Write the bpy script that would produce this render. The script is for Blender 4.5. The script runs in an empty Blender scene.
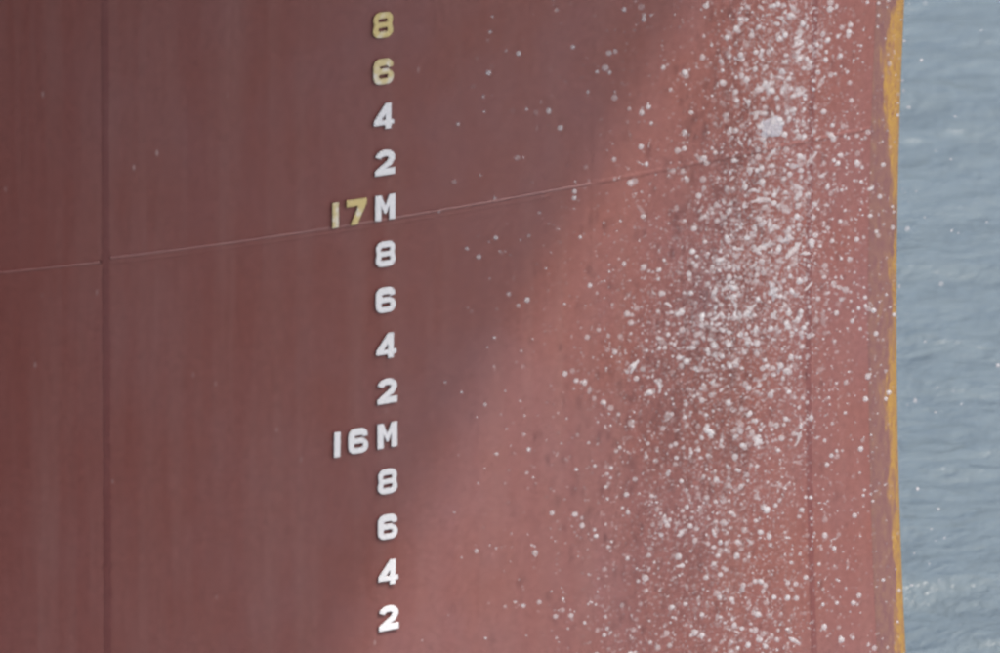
import bpy, bmesh, math, random
import numpy as np
from mathutils import Vector, Matrix

R = math.radians
SC = bpy.context.scene
COL = SC.collection

# ------------------------------------------------------------------ camera
PITCH, DIST, ROLL = R(18.0), 50.0, R(0.35)
PXM = 240.3                                   # photo pixels per metre at the aim point
cam_d = bpy.data.cameras.new("camera")
cam = bpy.data.objects.new("camera", cam_d)
COL.objects.link(cam)
CAM = Vector((0, -DIST * math.cos(PITCH), DIST * math.sin(PITCH)))
cam.matrix_world = (Matrix.Translation(CAM) @ Matrix.Rotation(math.pi / 2 - PITCH, 4, 'X')
                    @ Matrix.Rotation(ROLL, 4, 'Z'))
cam_d.sensor_width = 36.0
cam_d.lens = 36.0 * DIST / (1000.0 / PXM)
cam_d.clip_start, cam_d.clip_end = 0.5, 30000.0
cam_d.dof.use_dof = True
cam_d.dof.focus_distance = DIST + 5.0
cam_d.dof.aperture_fstop = 4.6
SC.camera = cam
SC.cycles.filter_width = 2.2
SC.cycles.transparent_max_bounces = 24
SC.cycles.max_bounces = 8
SC.cycles.use_denoising = True
SC.cycles.denoising_input_passes = 'RGB'

# ------------------------------------------------------------------ sky, sun, exposure
SUN_EL = R(57.0)
SUN_H = Vector((0.55, -0.83, 0)).normalized()           # horizontal direction towards the sun
SUN = (SUN_H * math.cos(SUN_EL) + Vector((0, 0, math.sin(SUN_EL)))).normalized()
w = bpy.data.worlds.new("World")
SC.world = w
w.use_nodes = True
wn = w.node_tree
sky = wn.nodes.new("ShaderNodeTexSky")
sky.sky_type = 'NISHITA'
sky.sun_disc = False
sky.sun_elevation = SUN_EL
sky.sun_rotation = math.atan2(SUN_H.x, SUN_H.y)
sky.air_density, sky.dust_density, sky.ozone_density = 1.0, 5.0, 0.8
bg = wn.nodes["Background"]
bg.inputs["Strength"].default_value = 0.15
wn.links.new(sky.outputs[0], bg.inputs["Color"])
sun_d = bpy.data.lights.new("sun", 'SUN')
sun_d.energy, sun_d.angle, sun_d.color = 2.0, R(2.2), (1.0, 0.95, 0.89)
sun = bpy.data.objects.new("sun", sun_d)
COL.objects.link(sun)
sun.rotation_euler = SUN.to_track_quat('Z', 'Y').to_euler()
SC.view_settings.view_transform = 'Standard'
SC.view_settings.look = 'None'
SC.view_settings.exposure = 0.62
SC.view_settings.gamma = 1.0
SC.view_settings.use_curve_mapping = False

# ------------------------------------------------------------------ small helpers
def smooth(x, a, b):
    t = min(1.0, max(0.0, (x - a) / (b - a)))
    return t * t * (3 - 2 * t)

def link(name, me, mats, parent=None, label=None, cat=None, kind=None, shade=True):
    o = bpy.data.objects.new(name, me)
    COL.objects.link(o)
    for m in (mats if isinstance(mats, (list, tuple)) else [mats]):
        if m.name not in me.materials:
            me.materials.append(m)
    if parent: o.parent = parent
    if label: o["label"] = label
    if cat: o["category"] = cat
    if kind: o["kind"] = kind
    if shade:
        me.polygons.foreach_set("use_smooth", [True] * len(me.polygons))
    return o

def mesh(name, v, f):
    me = bpy.data.meshes.new(name)
    me.from_pydata([tuple(p) for p in v], [], f)
    me.update()
    return me

def material(name):
    m = bpy.data.materials.new(name)
    m.use_nodes = True
    nt = m.node_tree
    for n in list(nt.nodes): nt.nodes.remove(n)
    out = nt.nodes.new("ShaderNodeOutputMaterial")
    return m, nt, out

def N(nt, t, **kw):
    n = nt.nodes.new(t)
    for k, v in kw.items():
        if k.startswith("_"): setattr(n, k[1:], v)
        else: n.inputs[k.replace("__", " ")].default_value = v
    return n

def ramp(nt, stops, interp='LINEAR'):
    r = nt.nodes.new("ShaderNodeValToRGB")
    r.color_ramp.interpolation = interp
    e = r.color_ramp.elements
    e.remove(e[1])
    for i, (p, c) in enumerate(stops):
        el = e[0] if i == 0 else e.new(p)
        el.position = p
        el.color = c if len(c) == 4 else (*c, 1)
    return r

def coords(nt, scale, src="Object"):
    tc = nt.nodes.new("ShaderNodeTexCoord")
    mp = nt.nodes.new("ShaderNodeMapping")
    mp.inputs["Scale"].default_value = scale
    nt.links.new(tc.outputs[src], mp.inputs["Vector"])
    return mp.outputs[0]

def noise(nt, vec, scale, detail=4, rough=0.55):
    n = N(nt, "ShaderNodeTexNoise", Scale=scale, Detail=detail, Roughness=rough)
    nt.links.new(vec, n.inputs["Vector"])
    return n.outputs["Fac"]

def mixc(nt, fac, a, b, blend='MIX'):
    m = nt.nodes.new("ShaderNodeMix")
    m.data_type, m.blend_type = 'RGBA', blend
    for sock, val in ((m.inputs[0], fac), (m.inputs[6], a), (m.inputs[7], b)):
        if isinstance(val, (int, float)): sock.default_value = val
        elif isinstance(val, tuple): sock.default_value = (*val, 1)
        else: nt.links.new(val, sock)
    return m.outputs[2]

# ------------------------------------------------------------------ materials
def hull_paint(name, base, worn, dull, rough=0.5, dirt=1.0):
    m, nt, out = material(name)
    L = nt.links.new
    streak = noise(nt, coords(nt, (9, 9, 0.5)), 1.0, 5, 0.6)
    blotch = noise(nt, coords(nt, (1, 1, 0.8)), 1.3, 4, 0.6)
    fine = noise(nt, coords(nt, (1, 1, 1)), 38.0, 3, 0.6)
    r1 = ramp(nt, [(0.36, (0, 0, 0)), (0.66, (1, 1, 1))]); L(blotch, r1.inputs[0])
    c = mixc(nt, r1.outputs[0], base, dull)
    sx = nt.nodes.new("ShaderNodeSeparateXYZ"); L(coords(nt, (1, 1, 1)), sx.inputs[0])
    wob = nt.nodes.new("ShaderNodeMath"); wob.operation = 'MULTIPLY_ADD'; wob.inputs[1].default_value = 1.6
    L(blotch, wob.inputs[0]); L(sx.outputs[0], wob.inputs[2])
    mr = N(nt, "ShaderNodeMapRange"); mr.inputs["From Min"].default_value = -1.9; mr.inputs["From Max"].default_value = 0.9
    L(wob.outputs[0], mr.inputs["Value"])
    c = mixc(nt, mr.outputs[0], tuple(q * k for q, k in zip(base, (.78, .50, .46))), c)  # deeper red aft, fading towards the bow; also puts flare shade into the colour
    r2 = ramp(nt, [(0.42, (0, 0, 0)), (0.74, (0.38 * dirt,) * 3)]); L(streak, r2.inputs[0])
    c = mixc(nt, r2.outputs[0], c, worn)
    r3 = ramp(nt, [(0.3, (0.9, 0.9, 0.9)), (0.7, (1.08, 1.08, 1.08))]); L(fine, r3.inputs[0])
    c = mixc(nt, 1.0, c, r3.outputs[0], 'MULTIPLY')
    # small pale scuffs, elongated a little downwards
    sv = N(nt, "ShaderNodeTexVoronoi", Scale=1.0, Randomness=1.0)
    L(coords(nt, (11, 11, 5.5)), sv.inputs["Vector"])
    r4 = ramp(nt, [(0.04, (1, 1, 1)), (0.10, (0, 0, 0))]); L(sv.outputs["Distance"], r4.inputs[0])
    g = noise(nt, coords(nt, (1, 1, 1)), 3.1, 2)
    r5 = ramp(nt, [(0.50, (0, 0, 0)), (0.64, (0.6 * dirt,) * 3)]); L(g, r5.inputs[0])
    mm = nt.nodes.new("ShaderNodeMath"); mm.operation = 'MULTIPLY'
    L(r4.outputs[0], mm.inputs[0]); L(r5.outputs[0], mm.inputs[1])
    c = mixc(nt, mm.outputs[0], c, (0.42, 0.30, 0.29))
    b = N(nt, "ShaderNodeBsdfPrincipled", Roughness=rough)
    b.inputs["Specular IOR Level"].default_value = 0.28
    L(c, b.inputs["Base Color"])
    rr = ramp(nt, [(0.3, (rough - 0.08,) * 3), (0.7, (rough + 0.14,) * 3)]); L(blotch, rr.inputs[0])
    L(rr.outputs[0], b.inputs["Roughness"])
    bp1 = N(nt, "ShaderNodeBump", Strength=0.25, Distance=0.02)
    L(noise(nt, coords(nt, (1, 1, 0.7)), 2.3, 2, 0.4), bp1.inputs["Height"])
    bp2 = N(nt, "ShaderNodeBump", Strength=0.25, Distance=0.0015)
    L(noise(nt, coords(nt, (1, 1, 1)), 90.0, 3, 0.6), bp2.inputs["Height"])
    L(bp1.outputs[0], bp2.inputs["Normal"]); L(bp2.outputs[0], b.inputs["Normal"])
    L(b.outputs[0], out.inputs[0])
    return m

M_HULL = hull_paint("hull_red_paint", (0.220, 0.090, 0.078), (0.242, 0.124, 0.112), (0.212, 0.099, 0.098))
M_WELD = hull_paint("weld_red_paint", (0.172, 0.064, 0.060), (0.195, 0.088, 0.082), (0.17, 0.072, 0.072), 0.55)
M_RIDGE = hull_paint("ridge_red_paint", (0.29, 0.15, 0.14), (0.32, 0.19, 0.18), (0.27, 0.14, 0.14), 0.45)

def white_paint(name, yellow):
    m, nt, out = material(name)
    L = nt.links.new
    n1 = noise(nt, coords(nt, (1, 1, 1)), 24.0, 4, 0.6)
    lo = 0.62 - 0.42 * yellow
    r1 = ramp(nt, [(lo, (0, 0, 0)), (lo + 0.22, (min(1.0, yellow + 0.15),) * 3)]); L(n1, r1.inputs[0])
    c = mixc(nt, r1.outputs[0], (0.78, 0.78, 0.79), (0.62, 0.50, 0.22))
    n2 = noise(nt, coords(nt, (1, 1, 1)), 70.0, 4, 0.7)
    r2 = ramp(nt, [(0.66, (0, 0, 0)), (0.76, (0.6, 0.6, 0.6))]); L(n2, r2.inputs[0])
    c = mixc(nt, r2.outputs[0], c, (0.42, 0.32, 0.28))
    b = N(nt, "ShaderNodeBsdfPrincipled", Roughness=0.5)
    L(c, b.inputs["Base Color"]); L(b.outputs[0], out.inputs[0])
    return m
M_WHITE = white_paint("white_marking_paint", 0.0)
M_CREAM = white_paint("yellowing_marking_paint", 0.75)
M_YELLOW = white_paint("yellowed_marking_paint", 0.95)

def stem_paint():
    m, nt, out = material("stem_ochre_and_red")
    L = nt.links.new
    uv = nt.nodes.new("ShaderNodeTexCoord")
    sep = nt.nodes.new("ShaderNodeSeparateXYZ")
    L(uv.outputs["UV"], sep.inputs[0])
    # how far the ochre reaches back from the nose at each height (V runs 0..1 from z=-2.4 to 1.75)
    def v(z): return (z + 2.4) / 4.15
    g = lambda a: (a, a, a)
    th = ramp(nt, [(v(-1.6), g(.52)), (v(-1.05), g(.50)), (v(-.62), g(.36)), (v(-.45), g(.66)), (v(.1), g(.72)),
                   (v(.32), g(.56)), (v(.48), g(.42)), (v(.62), g(.14)), (v(.95), g(.12)), (v(1.1), g(.48)), (v(1.4), g(.55))])
    L(sep.outputs[1], th.inputs[0])
    n1 = noise(nt, coords(nt, (1, 1, 0.22)), 26.0, 5, 0.65)
    a = nt.nodes.new("ShaderNodeMath"); a.operation = 'MULTIPLY_ADD'
    a.inputs[1].default_value, a.inputs[2].default_value = 1.5, -0.78
    L(n1, a.inputs[0])
    s1 = nt.nodes.new("ShaderNodeMath"); s1.operation = 'ADD'
    L(sep.outputs[0], s1.inputs[0]); L(a.outputs[0], s1.inputs[1])
    s2 = nt.nodes.new("ShaderNodeMath"); s2.operation = 'SUBTRACT'
    L(s1.outputs[0], s2.inputs[0]); L(th.outputs[0], s2.inputs[1])
    r = ramp(nt, [(0.0, g(0)), (0.24, g(.95))]); L(s2.outputs[0], r.inputs[0])
    n2 = noise(nt, coords(nt, (1, 1, 0.4)), 45.0, 4, 0.6)
    ro = ramp(nt, [(0.35, (0.25, 0.125, 0.06)), (0.5, (0.385, 0.225, 0.05)), (0.68, (0.26, 0.13, 0.07))]); L(n2, ro.inputs[0])
    rb = ramp(nt, [(0.35, (0.17, 0.08, 0.08)), (0.6, (0.205, 0.105, 0.088)), (0.8, (0.24, 0.14, 0.088))]); L(n2, rb.inputs[0])
    c = mixc(nt, r.outputs[0], rb.outputs[0], ro.outputs[0])
    b = N(nt, "ShaderNodeBsdfPrincipled", Roughness=0.6)
    bp = N(nt, "ShaderNodeBump", Strength=0.5, Distance=0.003)
    L(n2, bp.inputs["Height"]); L(bp.outputs[0], b.inputs["Normal"])
    L(c, b.inputs["Base Color"]); L(b.outputs[0], out.inputs[0])
    return m
M_STEM = stem_paint()

def drop_material(name, lo, hi):
    m, nt, out = material(name)
    L = nt.links.new
    geo = nt.nodes.new("ShaderNodeNewGeometry")
    mr = N(nt, "ShaderNodeMapRange")
    mr.inputs["To Min"].default_value, mr.inputs["To Max"].default_value = lo, hi
    L(geo.outputs["Random Per Island"], mr.inputs["Value"])
    tr = nt.nodes.new("ShaderNodeBsdfTransparent")
    df = N(nt, "ShaderNodeBsdfDiffuse", Color=(0.82, 0.83, 0.85, 1))
    tl = N(nt, "ShaderNodeBsdfTranslucent", Color=(0.82, 0.83, 0.85, 1))
    m1 = N(nt, "ShaderNodeMixShader", Fac=0.5); L(df.outputs[0], m1.inputs[1]); L(tl.outputs[0], m1.inputs[2])
    m2 = nt.nodes.new("ShaderNodeMixShader")
    L(mr.outputs[0], m2.inputs[0]); L(tr.outputs[0], m2.inputs[1]); L(m1.outputs[0], m2.inputs[2])
    L(m2.outputs[0], out.inputs[0])
    return m
M_DROP = drop_material("spray_drops", 0.03, 0.56)
M_MIST = drop_material("spray_mist", 0.03, 0.18)

def sea_material():
    m, nt, out = material("sea_water")
    L = nt.links.new
    b = N(nt, "ShaderNodeBsdfPrincipled", Roughness=0.18, IOR=1.333)
    b.inputs["Base Color"].default_value = (0.13, 0.165, 0.185, 1)
    n1 = N(nt, "ShaderNodeBump", Strength=1.0, Distance=0.10)
    L(noise(nt, coords(nt, (1, 1.5, 1)), 3.6, 4, 0.6), n1.inputs["Height"])
    n2 = N(nt, "ShaderNodeBump", Strength=0.5, Distance=0.006)
    L(noise(nt, coords(nt, (1, 1, 1)), 16.0, 3, 0.6), n2.inputs["Height"])
    L(n1.outputs[0], n2.inputs["Normal"]); L(n2.outputs[0], b.inputs["Normal"])
    L(b.outputs[0], out.inputs[0])
    return m
M_SEA = sea_material()

# ------------------------------------------------------------------ hull plan curve (waterlines of the bow)
# The side plating in plan: heading angle a(X) of the waterline, turning in towards the stem.
KX = [-12, -7, -4, -2.6, -1.88, -1.18, -0.46, 0.08, 0.8, 1.6, 3.0]
KA = [10.5, 11, 13, 15.5, 19.5, 25.5, 29.5, 32.0, 34.0, 36.0, 36.0]
XS = np.linspace(-12, 3, 3001)
TANA = np.tan(np.radians(np.interp(XS, KX, KA)))
kern = np.ones(161) / 161
TANA = np.convolve(np.pad(TANA, 80, mode='edge'), kern, 'valid')
YS = np.concatenate([[0], np.cumsum((TANA[1:] + TANA[:-1]) / 2 * (XS[1] - XS[0]))])
YS -= np.interp(0, XS, YS)
US = np.concatenate([[0], np.cumsum(np.sqrt(1 + ((TANA[1:] + TANA[:-1]) / 2) ** 2) * (XS[1] - XS[0]))])
US -= np.interp(0, XS, US)
u_of_x = lambda x: float(np.interp(x, XS, US))

def stem_shift(z):                          # the stem line bows a little in profile
    zz = max(-2.4, min(1.75, z))
    return 0.017 * (zz - 0.15) ** 2

def hull(u, z, out=0.0):
    x = float(np.interp(u, US, XS))
    y = float(np.interp(x, XS, YS))
    t = float(np.interp(x, XS, TANA))
    l = math.sqrt(1 + t * t)
    x2 = x + stem_shift(z) * smooth(x, 0.7, 1.55)
    return Vector((x2 + out * t / l, y - out / l, z))

def ray(px, py):
    v = Vector(((px - 500) / PXM / DIST, (326.5 - py) / PXM / DIST, -1.0))
    return (cam.matrix_world.to_3x3() @ v).normalized()

def pick(px, py):                           # photo pixel -> (u, z) where that ray meets the plating
    d = ray(px, py)
    lo, hi = 40.0, 60.0
    for _ in range(50):
        mid = (lo + hi) / 2
        p = CAM + d * mid
        if p.y > float(np.interp(p.x, XS, YS)): hi = mid
        else: lo = mid
    p = CAM + d * lo
    return u_of_x(p.x), p.z

# ------------------------------------------------------------------ the ship
ship = bpy.data.objects.new("ship", None)
COL.objects.link(ship)
ship["label"] = "dull red ship bow with raised white draft marks and an ochre worn stem"
ship["category"] = "ship"

Z_TOP, Z_BOT, Z_KEEL = 1.75, -2.4, -7.6
U_END = pick(871, 300)[0]
U_AFT = u_of_x(-11.0)
u105, u590, u805 = pick(106, 300)[0], pick(592, 400)[0], pick(806, 450)[0]
z_seam = float(np.mean([pick(*p)[1] for p in ((150, 255.5), (330, 229), (450, 207.5), (590, 181))]))
z_seam_aft = float(np.mean([pick(*p)[1] for p in ((10, 271.5), (95, 262.5))]))
GAP = 0.004

def plate(u0, u1, z0, z1, du=0.12, dz=0.12):
    """one shell plate: a gridded face with rounded, turned-in edges"""
    nu, nz = max(2, int((u1 - u0) / du)), max(2, int((z1 - z0) / dz))
    us = [u0, u0 + .003, u0 + .006] + list(np.linspace(u0, u1, nu + 1)[1:-1]) + [u1 - .006, u1 - .003, u1]
    zs = [z0, z0 + .003, z0 + .006] + list(np.linspace(z0, z1, nz + 1)[1:-1]) + [z1 - .006, z1 - .003, z1]
    v, f = [], []
    for j, z in enumerate(zs):
        for i, u in enumerate(us):
            edge = i in (0, len(us) - 1) or j in (0, len(zs) - 1)
            v.append(hull(u, z, -0.012 if edge else 0.0))
    n = len(us)
    for j in range(len(zs) - 1):
        for i in range(n - 1):
            f.append((j * n + i, j * n + i + 1, (j + 1) * n + i + 1, (j + 1) * n + i))
    return mesh("hull_plate", v, f)

cols = [(U_AFT, u105, z_seam_aft), (u105, u590, z_seam), (u590, u805, z_seam), (u805, U_END, z_seam)]
for u0, u1, zs in cols:
    for z0, z1 in ((Z_KEEL, Z_BOT), (Z_BOT, zs), (zs, Z_TOP)):
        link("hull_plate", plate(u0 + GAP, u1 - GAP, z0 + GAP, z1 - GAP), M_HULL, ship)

rng = random.Random(7)
def bead(path, width, height, m, name="weld_seam", jit=0.12, vertical=False, flat=False):
    """a weld bead laid on the plating along (u, z) points"""
    prof = [(-1, -.35), (-.8, .35), (-.4, .85), (0, 1), (.4, .85), (.8, .35), (1, -.35)]
    v, f = [], []
    k = len(prof)
    for i, (u, z) in enumerate(path):
        wj, hj = 1 + rng.uniform(-jit, jit), 1 + rng.uniform(-jit, jit)
        oj = rng.uniform(-jit, jit) * width * 0.25
        for a, b in prof:
            a = a * width / 2 * wj + oj
            v.append(hull(u + (a if vertical else 0), z + (0 if vertical else a), b * height * hj if b > 0 else b * .008))
    for i in range(len(path) - 1):
        for j in range(k - 1):
            q = (i * k + j, i * k + j + 1, (i + 1) * k + j + 1, (i + 1) * k + j)
            f.append(q if vertical is False else q[::-1])
    return link(name, mesh(name, v, f), m, ship)

def line_u(u0, u1, z, step=0.02): return [(u, z) for u in np.arange(u0, u1, step)]
def line_z(u, z0, z1, step=0.02): return [(u, z) for z in np.arange(z0, z1, step)]
# long butt seam aft of the marks: a broad, flat, darker strip with a bead on each edge
bead(line_z(u105, Z_KEEL, Z_TOP), 0.040, 0.0018, M_WELD, vertical=True)
bead(line_z(u590, Z_KEEL, Z_TOP), 0.028, 0.0014, M_HULL, vertical=True)
bead(line_z(u805, Z_KEEL, Z_TOP), 0.034, 0.0014, M_WELD, vertical=True)
bead(line_u(U_AFT, u105 - .015, z_seam_aft), 0.016, 0.007, M_RIDGE)
bead(line_u(u105 + .018, u590 - .012, z_seam), 0.014, 0.0045, M_RIDGE)
bead(line_u(u590 + .012, u805 - .014, z_seam), 0.024, 0.0013, M_HULL)
bead(line_u(u805 + .014, U_END - .01, z_seam), 0.024, 0.0010, M_HULL)
bead(line_u(u105 + .016, u590 - .2, z_seam - 0.024), 0.014, 0.0010, M_HULL)
bead(line_u(U_AFT, U_END - .01, Z_BOT), 0.018, 0.006, M_RIDGE)

# ---- stem bar: short proud flat, then a round nose that carries on to the far side
pE = hull(U_END, 0.15)
tE = float(np.interp(np.interp(U_END, US, XS), XS, TANA))
aE = math.atan(tE)
HALF = R(25.0)
AC = aE - HALF                                    # heading of the centreline
CDIR = Vector((math.cos(AC), math.sin(AC), 0))
CN = Vector((math.sin(AC), -math.cos(AC), 0))     # towards this side of the ship
FLAT, RAD, PROUD = 0.062, 0.135, 0.007
sec = []                                          # (plan point, U)
hd = Vector((math.cos(aE), math.sin(aE), 0)); nd = Vector((math.sin(aE), -math.cos(aE), 0))
p0 = Vector((pE.x, pE.y, 0))
sec.append((p0 - hd * 0.018 + nd * 0.0005, 0.0))
sec.append((p0 - hd * 0.008 + nd * PROUD * 0.6, 0.015))
sec.append((p0 + hd * 0.004 + nd * PROUD, 0.03))
for k in range(1, 4): sec.append((p0 + hd * FLAT * k / 3 + nd * PROUD, 0.03 + 0.4 * k / 3))
q = p0 + hd * FLAT + nd * PROUD
cen = q - nd * RAD
a90 = math.pi / 2
SPAN = 2 * (math.pi / 2 - HALF)
for k in range(1, 27):
    a = aE + SPAN * k / 26
    U = 0.43 + 0.57 * min(1.6, (math.sin(min(a, a90)) - math.sin(aE)) / (1 - math.sin(aE))) + max(0, (a - a90) * .1)
    sec.append((cen + Vector((math.sin(a), -math.cos(a), 0)) * RAD, U))
nose_mid = cen + CDIR * RAD
CL0 = Vector((cen.x, cen.y, 0))                    # a point of the centreline plane
def mirror(p):
    d = (Vector((p.x, p.y, 0)) - CL0).dot(CN)
    return Vector((p.x - 2 * d * CN.x, p.y - 2 * d * CN.y, p.z))
zs = list(np.arange(Z_KEEL, Z_TOP + 1e-6, 0.055))
v, f, uvs = [], [], []
for z in zs:
    for (p, U) in sec:
        v.append(Vector((p.x + stem_shift(z) - stem_shift(.15), p.y, z)))
        uvs.append((min(U, 1.0), (z - Z_BOT) / 4.15))
n = len(sec)
for j in range(len(zs) - 1):
    for i in range(n - 1):
        f.append((j * n + i, j * n + i + 1, (j + 1) * n + i + 1, (j + 1) * n + i))
me = mesh("stem_bar", v, f)
ul = me.uv_layers.new(name="UVMap")
for lp in me.loops: ul.data[lp.index].uv = uvs[lp.vertex_index]
so = link("stem_bar", me, M_STEM, ship)
so["label"] = "rounded stem bar with worn ochre and rust patches"

# ---- the far side of the bow, mirrored about the centreline
def far_side(z0, z1):
    us = np.linspace(U_AFT, U_END, 60); zz = np.linspace(z0, z1, 8)
    v = [mirror(hull(u, z)) for z in zz for u in us]
    n = len(us)
    f = [(j * n + i, (j + 1) * n + i, (j + 1) * n + i + 1, j * n + i + 1) for j in range(len(zz) - 1) for i in range(n - 1)]
    return mesh("hull_plate", v, f)
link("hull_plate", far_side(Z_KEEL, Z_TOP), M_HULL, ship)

# ---- flare above: the deck edge overhangs the marks and throws the slanting shade on the plating
H_DECK = 6.4
BOUND = [(352, 653), (378, 600), (404, 545), (432, 490), (462, 432), (494, 372), (526, 312), (556, 254), (588, 192), (622, 128), (657, 62), (690, 0)]
E = []
for (px, py) in BOUND:
    u, z = pick(px, py)
    p = hull(u, z)
    E.append(p + SUN * ((H_DECK - z) / SUN.z))
E = [Vector((p.x, p.y, H_DECK)) for p in E]
def march(start, d0, dtarget, turn, stop):
    pts, p, s = [], start.copy(), 0.0
    while not stop(p) and s < 40:
        k = smooth(s, 0, turn)
        d = (d0 * (1 - k) + dtarget * k).normalized()
        p = p + d * 0.25; s += 0.25
        pts.append(p.copy())
    return pts
d_aft = (E[0] - E[3]).normalized(); d_fwd = (E[-1] - E[-4]).normalized()
aft_end = hull(U_AFT, 0)
aft = march(E[0], d_aft, -CDIR, 7.0, lambda p: (p - aft_end).dot(CDIR) < -0.5)
fwd = march(E[-1], d_fwd, -CN, 3.5, lambda p: (Vector((p.x, p.y, 0)) - CL0).dot(CN) < 0.05)
edge = aft[::-1] + E + fwd
def resample(pts, m):
    d = [0]
    for a, b in zip(pts, pts[1:]): d.append(d[-1] + (b - a).length)
    q = np.linspace(0, d[-1], m)
    return [Vector(tuple(np.interp(x, d, [p[c] for p in pts]) for x in q)) for c in ()] or \
           [Vector([float(np.interp(x, d, [p[c] for p in pts])) for c in range(3)]) for x in q]
NB = 90
base = [hull(u, Z_TOP) for u in np.linspace(U_AFT, U_END, 50)]
base += [Vector((p.x + stem_shift(Z_TOP) - stem_shift(.15), p.y, Z_TOP)) for p, U in sec[2:] if (p - CL0).dot(CN) >= 0]
B, T = resample(base, NB), resample(edge, NB)
def flare(mir, h0, h1, c0, c1):
    v, f = [], []
    rows = 12
    for j in range(rows + 1):
        t = h0 + (h1 - h0) * j / rows
        for i in range(c0, c1 + 1):
            b, e = B[i], T[i]
            k = t ** 1.7
            p = Vector((b.x + (e.x - b.x) * k, b.y + (e.y - b.y) * k, b.z + (e.z - b.z) * t))
            v.append(mirror(p) if mir else p)
    n = c1 - c0 + 1
    for j in range(rows):
        for i in range(n - 1):
            q = (j * n + i, j * n + i + 1, (j + 1) * n + i + 1, (j + 1) * n + i)
            f.append(q[::-1] if mir else q)
    return mesh("hull_plate", v, f)
for c0, c1 in ((0, 30), (30, 60), (60, NB - 1)):
    for h0, h1 in ((0, .5), (.5, 1)):
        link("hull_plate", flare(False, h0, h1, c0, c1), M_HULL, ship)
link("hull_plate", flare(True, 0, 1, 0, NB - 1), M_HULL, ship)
ring = [p + Vector((0, 0, -.01)) for p in T] + [mirror(p) + Vector((0, 0, -.01)) for p in T[::-1]]
link("deck", mesh("deck", ring, [tuple(range(len(ring)))[::-1]]), M_HULL, ship, shade=False)

# ------------------------------------------------------------------ draft marks: raised plates welded on the shell
def arc(cx, cy, rx, ry, a0, a1, n=8):
    return [(cx + rx * math.cos(R(a0 + (a1 - a0) * i / n)), cy + ry * math.sin(R(a0 + (a1 - a0) * i / n))) for i in range(n + 1)]
def rrect(x0, y0, x1, y1, r, n=5):
    return (arc(x1 - r, y0 + r, r, r, -90, 0, n) + arc(x1 - r, y1 - r, r, r, 0, 90, n)
            + arc(x0 + r, y1 - r, r, r, 90, 180, n) + arc(x0 + r, y0 + r, r, r, 180, 270, n))
def stroke(pts, w):
    """outline of a polyline of width w, butt ends, mitred"""
    L_, R_ = [], []
    for i, p in enumerate(pts):
        a = pts[max(0, i - 1)]; b = pts[min(len(pts) - 1, i + 1)]
        def nrm(p, q):
            d = math.hypot(q[0] - p[0], q[1] - p[1]); return (-(q[1] - p[1]) / d, (q[0] - p[0]) / d)
        if i == 0: m = nrm(p, b)
        elif i == len(pts) - 1: m = nrm(a, p)
        else:
            n1, n2 = nrm(a, p), nrm(p, b)
            m = (n1[0] + n2[0], n1[1] + n2[1]); l = math.hypot(*m) or 1
            m = (m[0] / l, m[1] / l); c = max(0.45, m[0] * n1[0] + m[1] * n1[1]); m = (m[0] / c, m[1] / c)
        L_.append((p[0] + m[0] * w / 2, p[1] + m[1] * w / 2)); R_.append((p[0] - m[0] * w / 2, p[1] - m[1] * w / 2))
    return L_ + R_[::-1]
W_, H_, S_ = 0.092, 0.107, 0.027         # glyph width, height, stroke
hw, hh = W_ / 2, H_ / 2
def glyph(ch):
    r = 0.030
    if ch == '8':
        out = (arc(hw - r, -hh + r, r, r, -90, 30, 8) + arc(hw - r - .002, hh - r, r, r, -30, 90, 8)
               + arc(-hw + r + .002, hh - r, r, r, 90, 210, 8) + arc(-hw + r, -hh + r, r, r, 150, 270, 8))
        return [out, rrect(-.023, .010, .022, .0285, .006), rrect(-.022, -.0295, .023, -.010, .006)]
    if ch == '6':
        out = (arc(hw - r, -hh + r, r, r, -90, 70, 10) + [(hw - .026, .011), (-.012, .011)] + arc(-.012, .018, .007, .007, 270, 90, 6)
               + [(-.012, .025), (.016, .025), (.024, .016), (hw - .003, .020)] + arc(hw - r - .003, hh - r, r, r, 5, 90, 8)
               + arc(-hw + r, hh - r, r, r, 90, 180, 8) + arc(-hw + r, -hh + r, r, r, 180, 270, 8))
        return [out, rrect(-.022, -.031, .022, -.011, .007)]
    if ch == '4':
        return [[(.008, hh), (.033, hh), (.033, -.018), (hw, -.018), (hw, -.036), (.033, -.036), (.033, -hh), (.008, -hh),
                 (.008, -.036), (-hw, -.036), (-hw, -.018)],
                [(.008, .012), (.008, -.018), (-.014, -.018)]]
    if ch == '2':
        c = arc(0, .019, .0325, .0215, 172, -12, 12) + [(.020, -.004), (-.030, -.040)]
        o = stroke(c, S_ * .95)
        k = len(c)
        left, right = o[:k], o[k:]
        # left = outer side of the arc, ends at the foot; close the foot with a straight base bar
        out = left[:-1] + [(.000, -.0275), (hw, -.0275), (hw, -hh), (-hw, -hh), (-hw, -.034)] + right[1:]
        return [out]
    if ch == '7':
        return [[(-hw, hh), (hw, hh), (hw, hh - .020), (.004, -hh), (-.026, -hh), (.010, hh - .027), (-hw, hh - .027)]]
    if ch == '1':
        return [[(-.0135, hh), (.0135, hh), (.0135, -hh), (-.0135, -hh)]]
    if ch == 'M':
        q = .0265
        return [[(-hw, -hh), (-hw, hh), (-hw + q, hh), (0, .006), (hw - q, hh), (hw, hh), (hw, -hh), (hw - q, -hh),
                 (hw - q, .012), (.004, -.026), (-.004, -.026), (-hw + q, .012), (-hw + q, -hh)]]
TH = 0.015
_cache = {}
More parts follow.
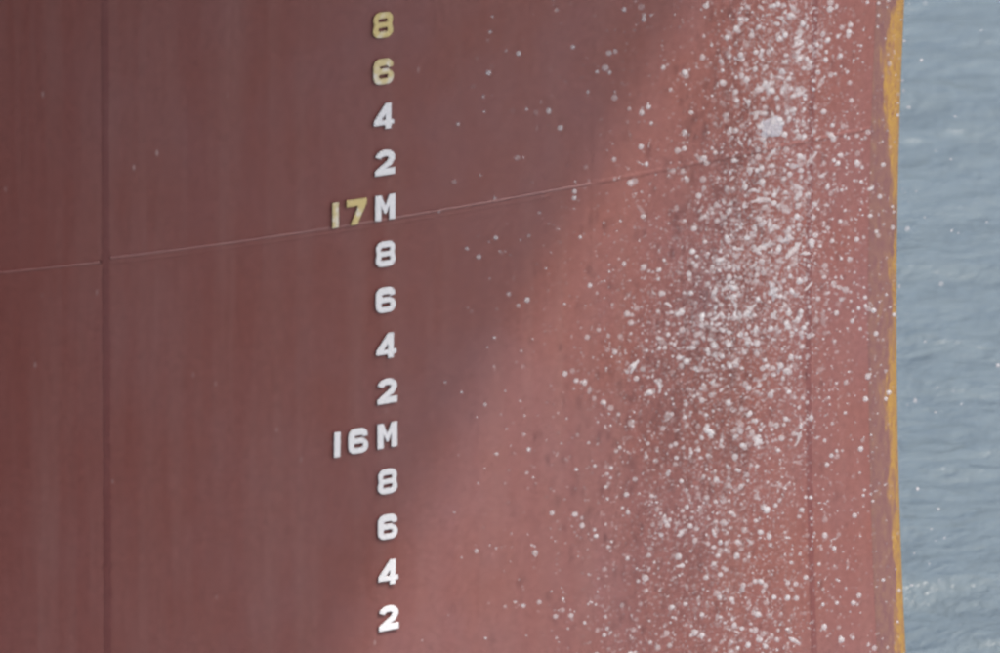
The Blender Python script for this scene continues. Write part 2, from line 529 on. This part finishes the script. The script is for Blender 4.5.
def glyph_mesh(ch):
    if ch not in _cache:
        cu = bpy.data.curves.new("glyph", 'CURVE')
        cu.dimensions, cu.fill_mode = '2D', 'BOTH'
        cu.extrude, cu.bevel_depth, cu.bevel_resolution = TH / 2 - .003, .003, 2
        cu.offset = -.0018
        for loop in glyph(ch):
            # subdivide long sides so that the plate can follow the shell
            pts = []
            for a, b in zip(loop, loop[1:] + loop[:1]):
                k = max(1, int(math.hypot(b[0] - a[0], b[1] - a[1]) / .02))
                pts += [(a[0] + (b[0] - a[0]) * i / k, a[1] + (b[1] - a[1]) * i / k) for i in range(k)]
            s = cu.splines.new('POLY')
            s.points.add(len(pts) - 1)
            for sp, p in zip(s.points, pts): sp.co = (p[0], p[1], 0, 1)
            s.use_cyclic_u = True
        o = bpy.data.objects.new("glyph", cu)
        me = bpy.data.meshes.new_from_object(o)
        vs = [tuple(x.co) for x in me.vertices]; fs = [tuple(p.vertices) for p in me.polygons]
        bpy.data.objects.remove(o)
        _cache[ch] = (vs, fs)
    return _cache[ch]

def digit(ch, px, py, paint, label):
    u0, z0 = pick(px, py)
    vs, fs = glyph_mesh(ch)
    rot = rng.uniform(-1, 1) * R(0.8); ca, sa = math.cos(rot), math.sin(rot)
    v = [hull(u0 + x * ca - y * sa, z0 + x * sa + y * ca, zz + TH / 2 + .001) for x, y, zz in vs]
    me = mesh("draft_mark", v, fs)
    me.materials.append(paint); me.materials.append(M_HULL)
    for p in me.polygons:
        zc = sum(vs[i][2] for i in p.vertices) / len(p.vertices)
        p.material_index = 0 if zc > TH / 2 - .0032 else 1
    o = link("draft_mark", me, paint, ship, shade=False)
    o["label"] = label
    return o

digit('8', 381.5, 24, M_YELLOW, "yellowed raised figure 8 at the top of the draft marks")
digit('6', 382, 70.5, M_CREAM, "cream raised figure 6 below the yellowed 8")
digit('4', 382.3, 115.5, M_WHITE, "white raised figure 4 above the 17 metre mark")
digit('2', 383.5, 161.5, M_WHITE, "white raised figure 2 just above the 17 metre mark")
digit('1', 334, 214.5, M_CREAM, "cream raised figure 1 of the 17 metre mark")
digit('7', 355, 211, M_YELLOW, "yellowed raised figure 7 of the 17 metre mark")
digit('M', 383.7, 206.5, M_WHITE, "white raised letter M of the 17 metre mark")
digit('8', 384, 253, M_WHITE, "white raised figure 8 just below the 17 metre mark")
digit('6', 384.2, 299, M_WHITE, "white raised figure 6 below the 17 metre mark")
digit('4', 384.8, 345, M_WHITE, "white raised figure 4 above the 16 metre mark")
digit('2', 385.7, 390, M_WHITE, "white raised figure 2 just above the 16 metre mark")
digit('1', 335.7, 444, M_WHITE, "white raised figure 1 of the 16 metre mark")
digit('6', 356.8, 440, M_WHITE, "white raised figure 6 of the 16 metre mark")
digit('M', 385.8, 434.5, M_WHITE, "white raised letter M of the 16 metre mark")
digit('8', 386, 480.5, M_WHITE, "white raised figure 8 just below the 16 metre mark")
digit('6', 386.3, 526, M_WHITE, "white raised figure 6 below the 16 metre mark")
digit('4', 386.8, 571.5, M_WHITE, "white raised figure 4 lowest but one below the 16 metre mark")
digit('2', 387.2, 617, M_WHITE, "white raised figure 2 lowest below the 16 metre mark")

# pale touch-up patch of paint near the stem
uP, zP = pick(771.5, 127)
pv, pf = [hull(uP, zP, .0035)], []
K = 36
for j in range(1, 5):
    for i in range(K):
        a = 2 * math.pi * i / K
        ca, sa = math.cos(a), math.sin(a)
        k = (abs(ca) ** 4 + abs(sa) ** 4) ** -0.25 * j / 4
        k *= 1 + (0.07 * math.sin(5 * a + 1) + 0.05 * math.sin(11 * a) + rng.uniform(-.05, .05)) * (j == 4)
        pv.append(hull(uP + ca * k * .056, zP + sa * k * .042, .0035 if j < 4 else .001))
for i in range(K):
    pf.append((0, 1 + i, 1 + (i + 1) % K))
    for j in range(3):
        a, b = 1 + j * K + i, 1 + j * K + (i + 1) % K
        pf.append((a, a + K, b + K, b))
mP = hull_paint("pale_primer", (.36, .34, .38), (.40, .33, .34), (.33, .33, .38))
po = link("paint_patch", mesh("paint_patch", pv, pf), mP, ship)
po["label"] = "small pale square touch-up patch of paint near the stem"

# ------------------------------------------------------------------ sea
Z_SEA = -6.5
def sea_axis(lo, hi, step, far):
    a = list(np.arange(lo, hi + step / 2, step))
    g, s, p = [], step, hi
    while p < far:
        s *= 1.22; p += s; g.append(p)
    h, s, p = [], step, lo
    while p > -far:
        s *= 1.22; p -= s; h.append(p)
    return np.array(h[::-1] + a + g)
sx, sy = sea_axis(-3, 22, 0.075, 12000), sea_axis(0, 42, 0.075, 12000)
X, Y = np.meshgrid(sx, sy)
rs = np.random.RandomState(5)
Zs = np.zeros_like(X)
for i in range(90):
    lam = 0.22 * (8.0 ** rs.rand())
    k = 2 * math.pi / lam
    th = R(-100) + rs.normal(0, 0.62)
    ph = rs.rand() * 6.283
    amp = 0.0125 * lam ** 0.75 * (0.5 + rs.rand())
    arg = k * (math.cos(th) * X + math.sin(th) * Y) + ph
    Zs += amp * 0.34 * (np.sin(arg) + 0.22 * np.sin(2 * arg + 1.3))
fade = np.clip((X + 12) / 9, 0, 1) * np.clip((34 - X) / 12, 0, 1) * np.clip((Y + 12) / 12, 0, 1) * np.clip((60 - Y) / 18, 0, 1)
Zs = Zs * fade + Z_SEA
nx, ny = len(sx), len(sy)
me = bpy.data.meshes.new("sea")
co = np.stack([X, Y, Zs], -1).reshape(-1, 3).astype(np.float32)
ii = (np.arange(ny - 1)[:, None] * nx + np.arange(nx - 1)[None, :]).reshape(-1)
quads = np.stack([ii, ii + 1, ii + nx + 1, ii + nx], -1).astype(np.int32)
me.vertices.add(len(co)); me.vertices.foreach_set("co", co.ravel())
me.loops.add(quads.size); me.loops.foreach_set("vertex_index", quads.ravel())
me.polygons.add(len(quads)); me.polygons.foreach_set("loop_start", np.arange(0, quads.size, 4, dtype=np.int32))
me.update(calc_edges=True)
link("sea", me, M_SEA, kind="structure")

# ------------------------------------------------------------------ falling spray in front of the stem plating
rs = np.random.RandomState(11)
def ico(sub):
    bm = bmesh.new(); bmesh.ops.create_icosphere(bm, subdivisions=sub, radius=1.0)
    v = np.array([p.co[:] for p in bm.verts]); f = np.array([[x.index for x in p.verts] for p in bm.faces])
    bm.free(); return v, f
V2, F2 = ico(2); V1, F1 = ico(1)
allv, allf, mats, base_i = [], [], [], 0
def add(vs, fs, mi):
    global base_i
    allv.append(vs); allf.append(fs + base_i); mats.append(np.full(len(fs), mi)); base_i += len(vs)
# metres along the shell (x as hull X) for one photo row height; z rows in metres
ZR = [1.9, 1.36, 1.02, 0.80, 0.52, 0.3, 0.1, -0.22, -0.42, -0.75, -1.2, -2.2]
CXR = [1.14, 1.14, 1.16, 1.16, 1.14, 1.12, 1.08, 1.04, 1.02, 1.02, 1.02, 1.02]
SGR = [.12, .12, .11, .12, .15, .19, .21, .22, .26, .29, .32, .33]
DNR = [.40, .45, .80, .60, .75, 1.1, 1.35, 1.3, .85, .72, .65, .5]
D0 = 0.35                                   # the curtain falls about this far outboard
def place(x, z, d):
    x, z = x - 0.55 * D0, z + 0.27 * D0
    p = hull(u_of_x(min(x, 1.56)), z, 0)
    if x > 1.56: p = p + Vector((x - 1.56, 0.4 * (x - 1.56), 0))
    t = float(np.interp(min(x, 1.56), XS, TANA)); l = math.sqrt(1 + t * t)
    return p + Vector((d * t / l, -d / l, 0))
def sample(broad):
    while True:
        z = rs.uniform(-2.2, 1.9)
        if rs.rand() * 1.4 > float(np.interp(-z, [-q for q in ZR], DNR)): continue
        c = float(np.interp(-z, [-q for q in ZR], CXR)); s = float(np.interp(-z, [-q for q in ZR], SGR))
        if broad:
            x = c - 0.08 + rs.normal(0, 0.36)
        else:
            x = c + rs.normal(0, s) * (1.25 if rs.rand() < .5 else 0.8)
            if x > c + .22 and rs.rand() < .75: continue
        if x > 1.62 or x < -0.3: continue
        return x, z
def drop(x, z, d, r, mi, vv=V2, ff=F2):
    p = place(x, z, d)
    s = np.array([rs.uniform(.9, 1.12), rs.uniform(.9, 1.12), rs.uniform(.88, 1.15)]) * r
    add(vv * s + np.array(p), ff, mi)
def size(): return 0.0036 + 0.0105 * rs.rand() ** 3.0
# clustered and single drops
cnt = 0
while cnt < 5000:
    x, z = sample(rs.rand() < .46)
    k = 1 if rs.rand() < .55 else rs.randint(2, 7)
    d = rs.uniform(.18, .52)
    for _ in range(k):
        drop(x + rs.normal(0, .028) * (k > 1), z + rs.normal(0, .028) * (k > 1), d + rs.normal(0, .02), size(), 0); cnt += 1
# drawn-out ligaments and torn sheets of water
def ligament(x, z, ang, length, r, bend=0.0):
    n = max(4, int(length / r * 1.1)); d = rs.uniform(.25, .45)
    ring = []
    p = np.array(place(x, z, d)); ux = np.array([.86, .5, 0]); uz = np.array([0, 0, 1.0]); on = np.array([.5, -.86, 0])
    vs, fs = [], []
    a = ang; K = 8
    for i in range(n + 1):
        t = i / n
        rad = r * (0.25 + 1.0 * math.sin(math.pi * (0.08 + 0.84 * t))) * rs.uniform(.75, 1.2)
        dirv = math.cos(a) * ux + math.sin(a) * uz
        nrm = -math.sin(a) * ux + math.cos(a) * uz
        for q in range(K):
            th = 2 * math.pi * q / K
            vs.append(p + rad * (math.cos(th) * nrm + math.sin(th) * on))
        p = p + dirv * length / n; a += bend / n + rs.normal(0, .12)
    for i in range(n):
        for q in range(K):
            fs.append((i * K + q, i * K + (q + 1) % K, (i + 1) * K + (q + 1) % K)); fs.append((i * K + q, (i + 1) * K + (q + 1) % K, (i + 1) * K + q))
    for q in range(1, K - 1):
        fs.append((0, q + 1, q)); fs.append((n * K, n * K + q, n * K + q + 1))
    add(np.array(vs), np.array(fs), 0)
for _ in range(90):
    x, z = sample(rs.rand() < .2)
    ligament(x, z, rs.normal(0, .75), rs.uniform(.025, .07), rs.uniform(.004, .008), rs.normal(0, .8))
def lig_px(px, py, px2, py2, r):
    (u1, z1), (u2, z2) = pick(px, py), pick(px2, py2)
    x1, x2 = np.interp(u1, US, XS), np.interp(u2, US, XS)
    r *= .62
    ligament(x1, z1, math.atan2(z2 - z1, u2 - u1), math.hypot(z2 - z1, u2 - u1), r)
for a in ((758, 70, 765, 86, .017), (763, 85, 780, 82, .016), (776, 78, 792, 74, .022), (782, 84, 795, 94, .016), (793, 92, 806, 86, .014),
          (774, 104, 778, 86, .014), (760, 111, 776, 111, .014), (780, 111, 792, 110, .016), (752, 240, 760, 224, .014), (758, 246, 772, 240, .015),
          (770, 244, 782, 226, .017), (774, 276, 786, 290, .015), (770, 278, 770, 298, .014), (806, 294, 812, 312, .014), (800, 76, 806, 62, .012),
          (775, 196, 800, 186, .022), (760, 197, 776, 192, .016)):
    lig_px(*a)
# stray drops: away to the left over the shaded plating and blown past the stem
for _ in range(150):
    x = 0.1 + abs(rs.normal(0, .42)) * (1 if rs.rand() < .6 else -.35); z = rs.uniform(-2.0, 1.8)
    drop(x, z, rs.uniform(.1, .6), .004 + .008 * rs.rand() ** 2, 0)
for _ in range(75):
    drop(1.78 + rs.uniform(0, .6), rs.uniform(-1.9, 1.7), rs.uniform(.1, .6), .004 + .006 * rs.rand() ** 2, 0)
for _ in range(170):
    drop(rs.uniform(1.25, 1.72), rs.uniform(-2.0, 1.8), rs.uniform(.1, .6), .0035 + .008 * rs.rand() ** 2.2, 0)
# fine mist
for _ in range(14000):
    x, z = sample(rs.rand() < .3)
    drop(x, z, rs.uniform(.18, .52), rs.uniform(.0025, .0062), 1, V1, F1)
vv = np.concatenate(allv).astype(np.float32); ff = np.concatenate(allf).astype(np.int32); mi = np.concatenate(mats).astype(np.int32)
me = bpy.data.meshes.new("water_spray")
me.vertices.add(len(vv)); me.vertices.foreach_set("co", vv.ravel())
me.loops.add(ff.size); me.loops.foreach_set("vertex_index", ff.ravel())
me.polygons.add(len(ff)); me.polygons.foreach_set("loop_start", np.arange(0, ff.size, 3, dtype=np.int32))
me.materials.append(M_DROP); me.materials.append(M_MIST)
me.polygons.foreach_set("material_index", mi)
me.update(calc_edges=True)
link("water_spray", me, [M_DROP, M_MIST], label="curtain of white water drops falling in front of the red bow near its stem",
     cat="water spray", kind="stuff")
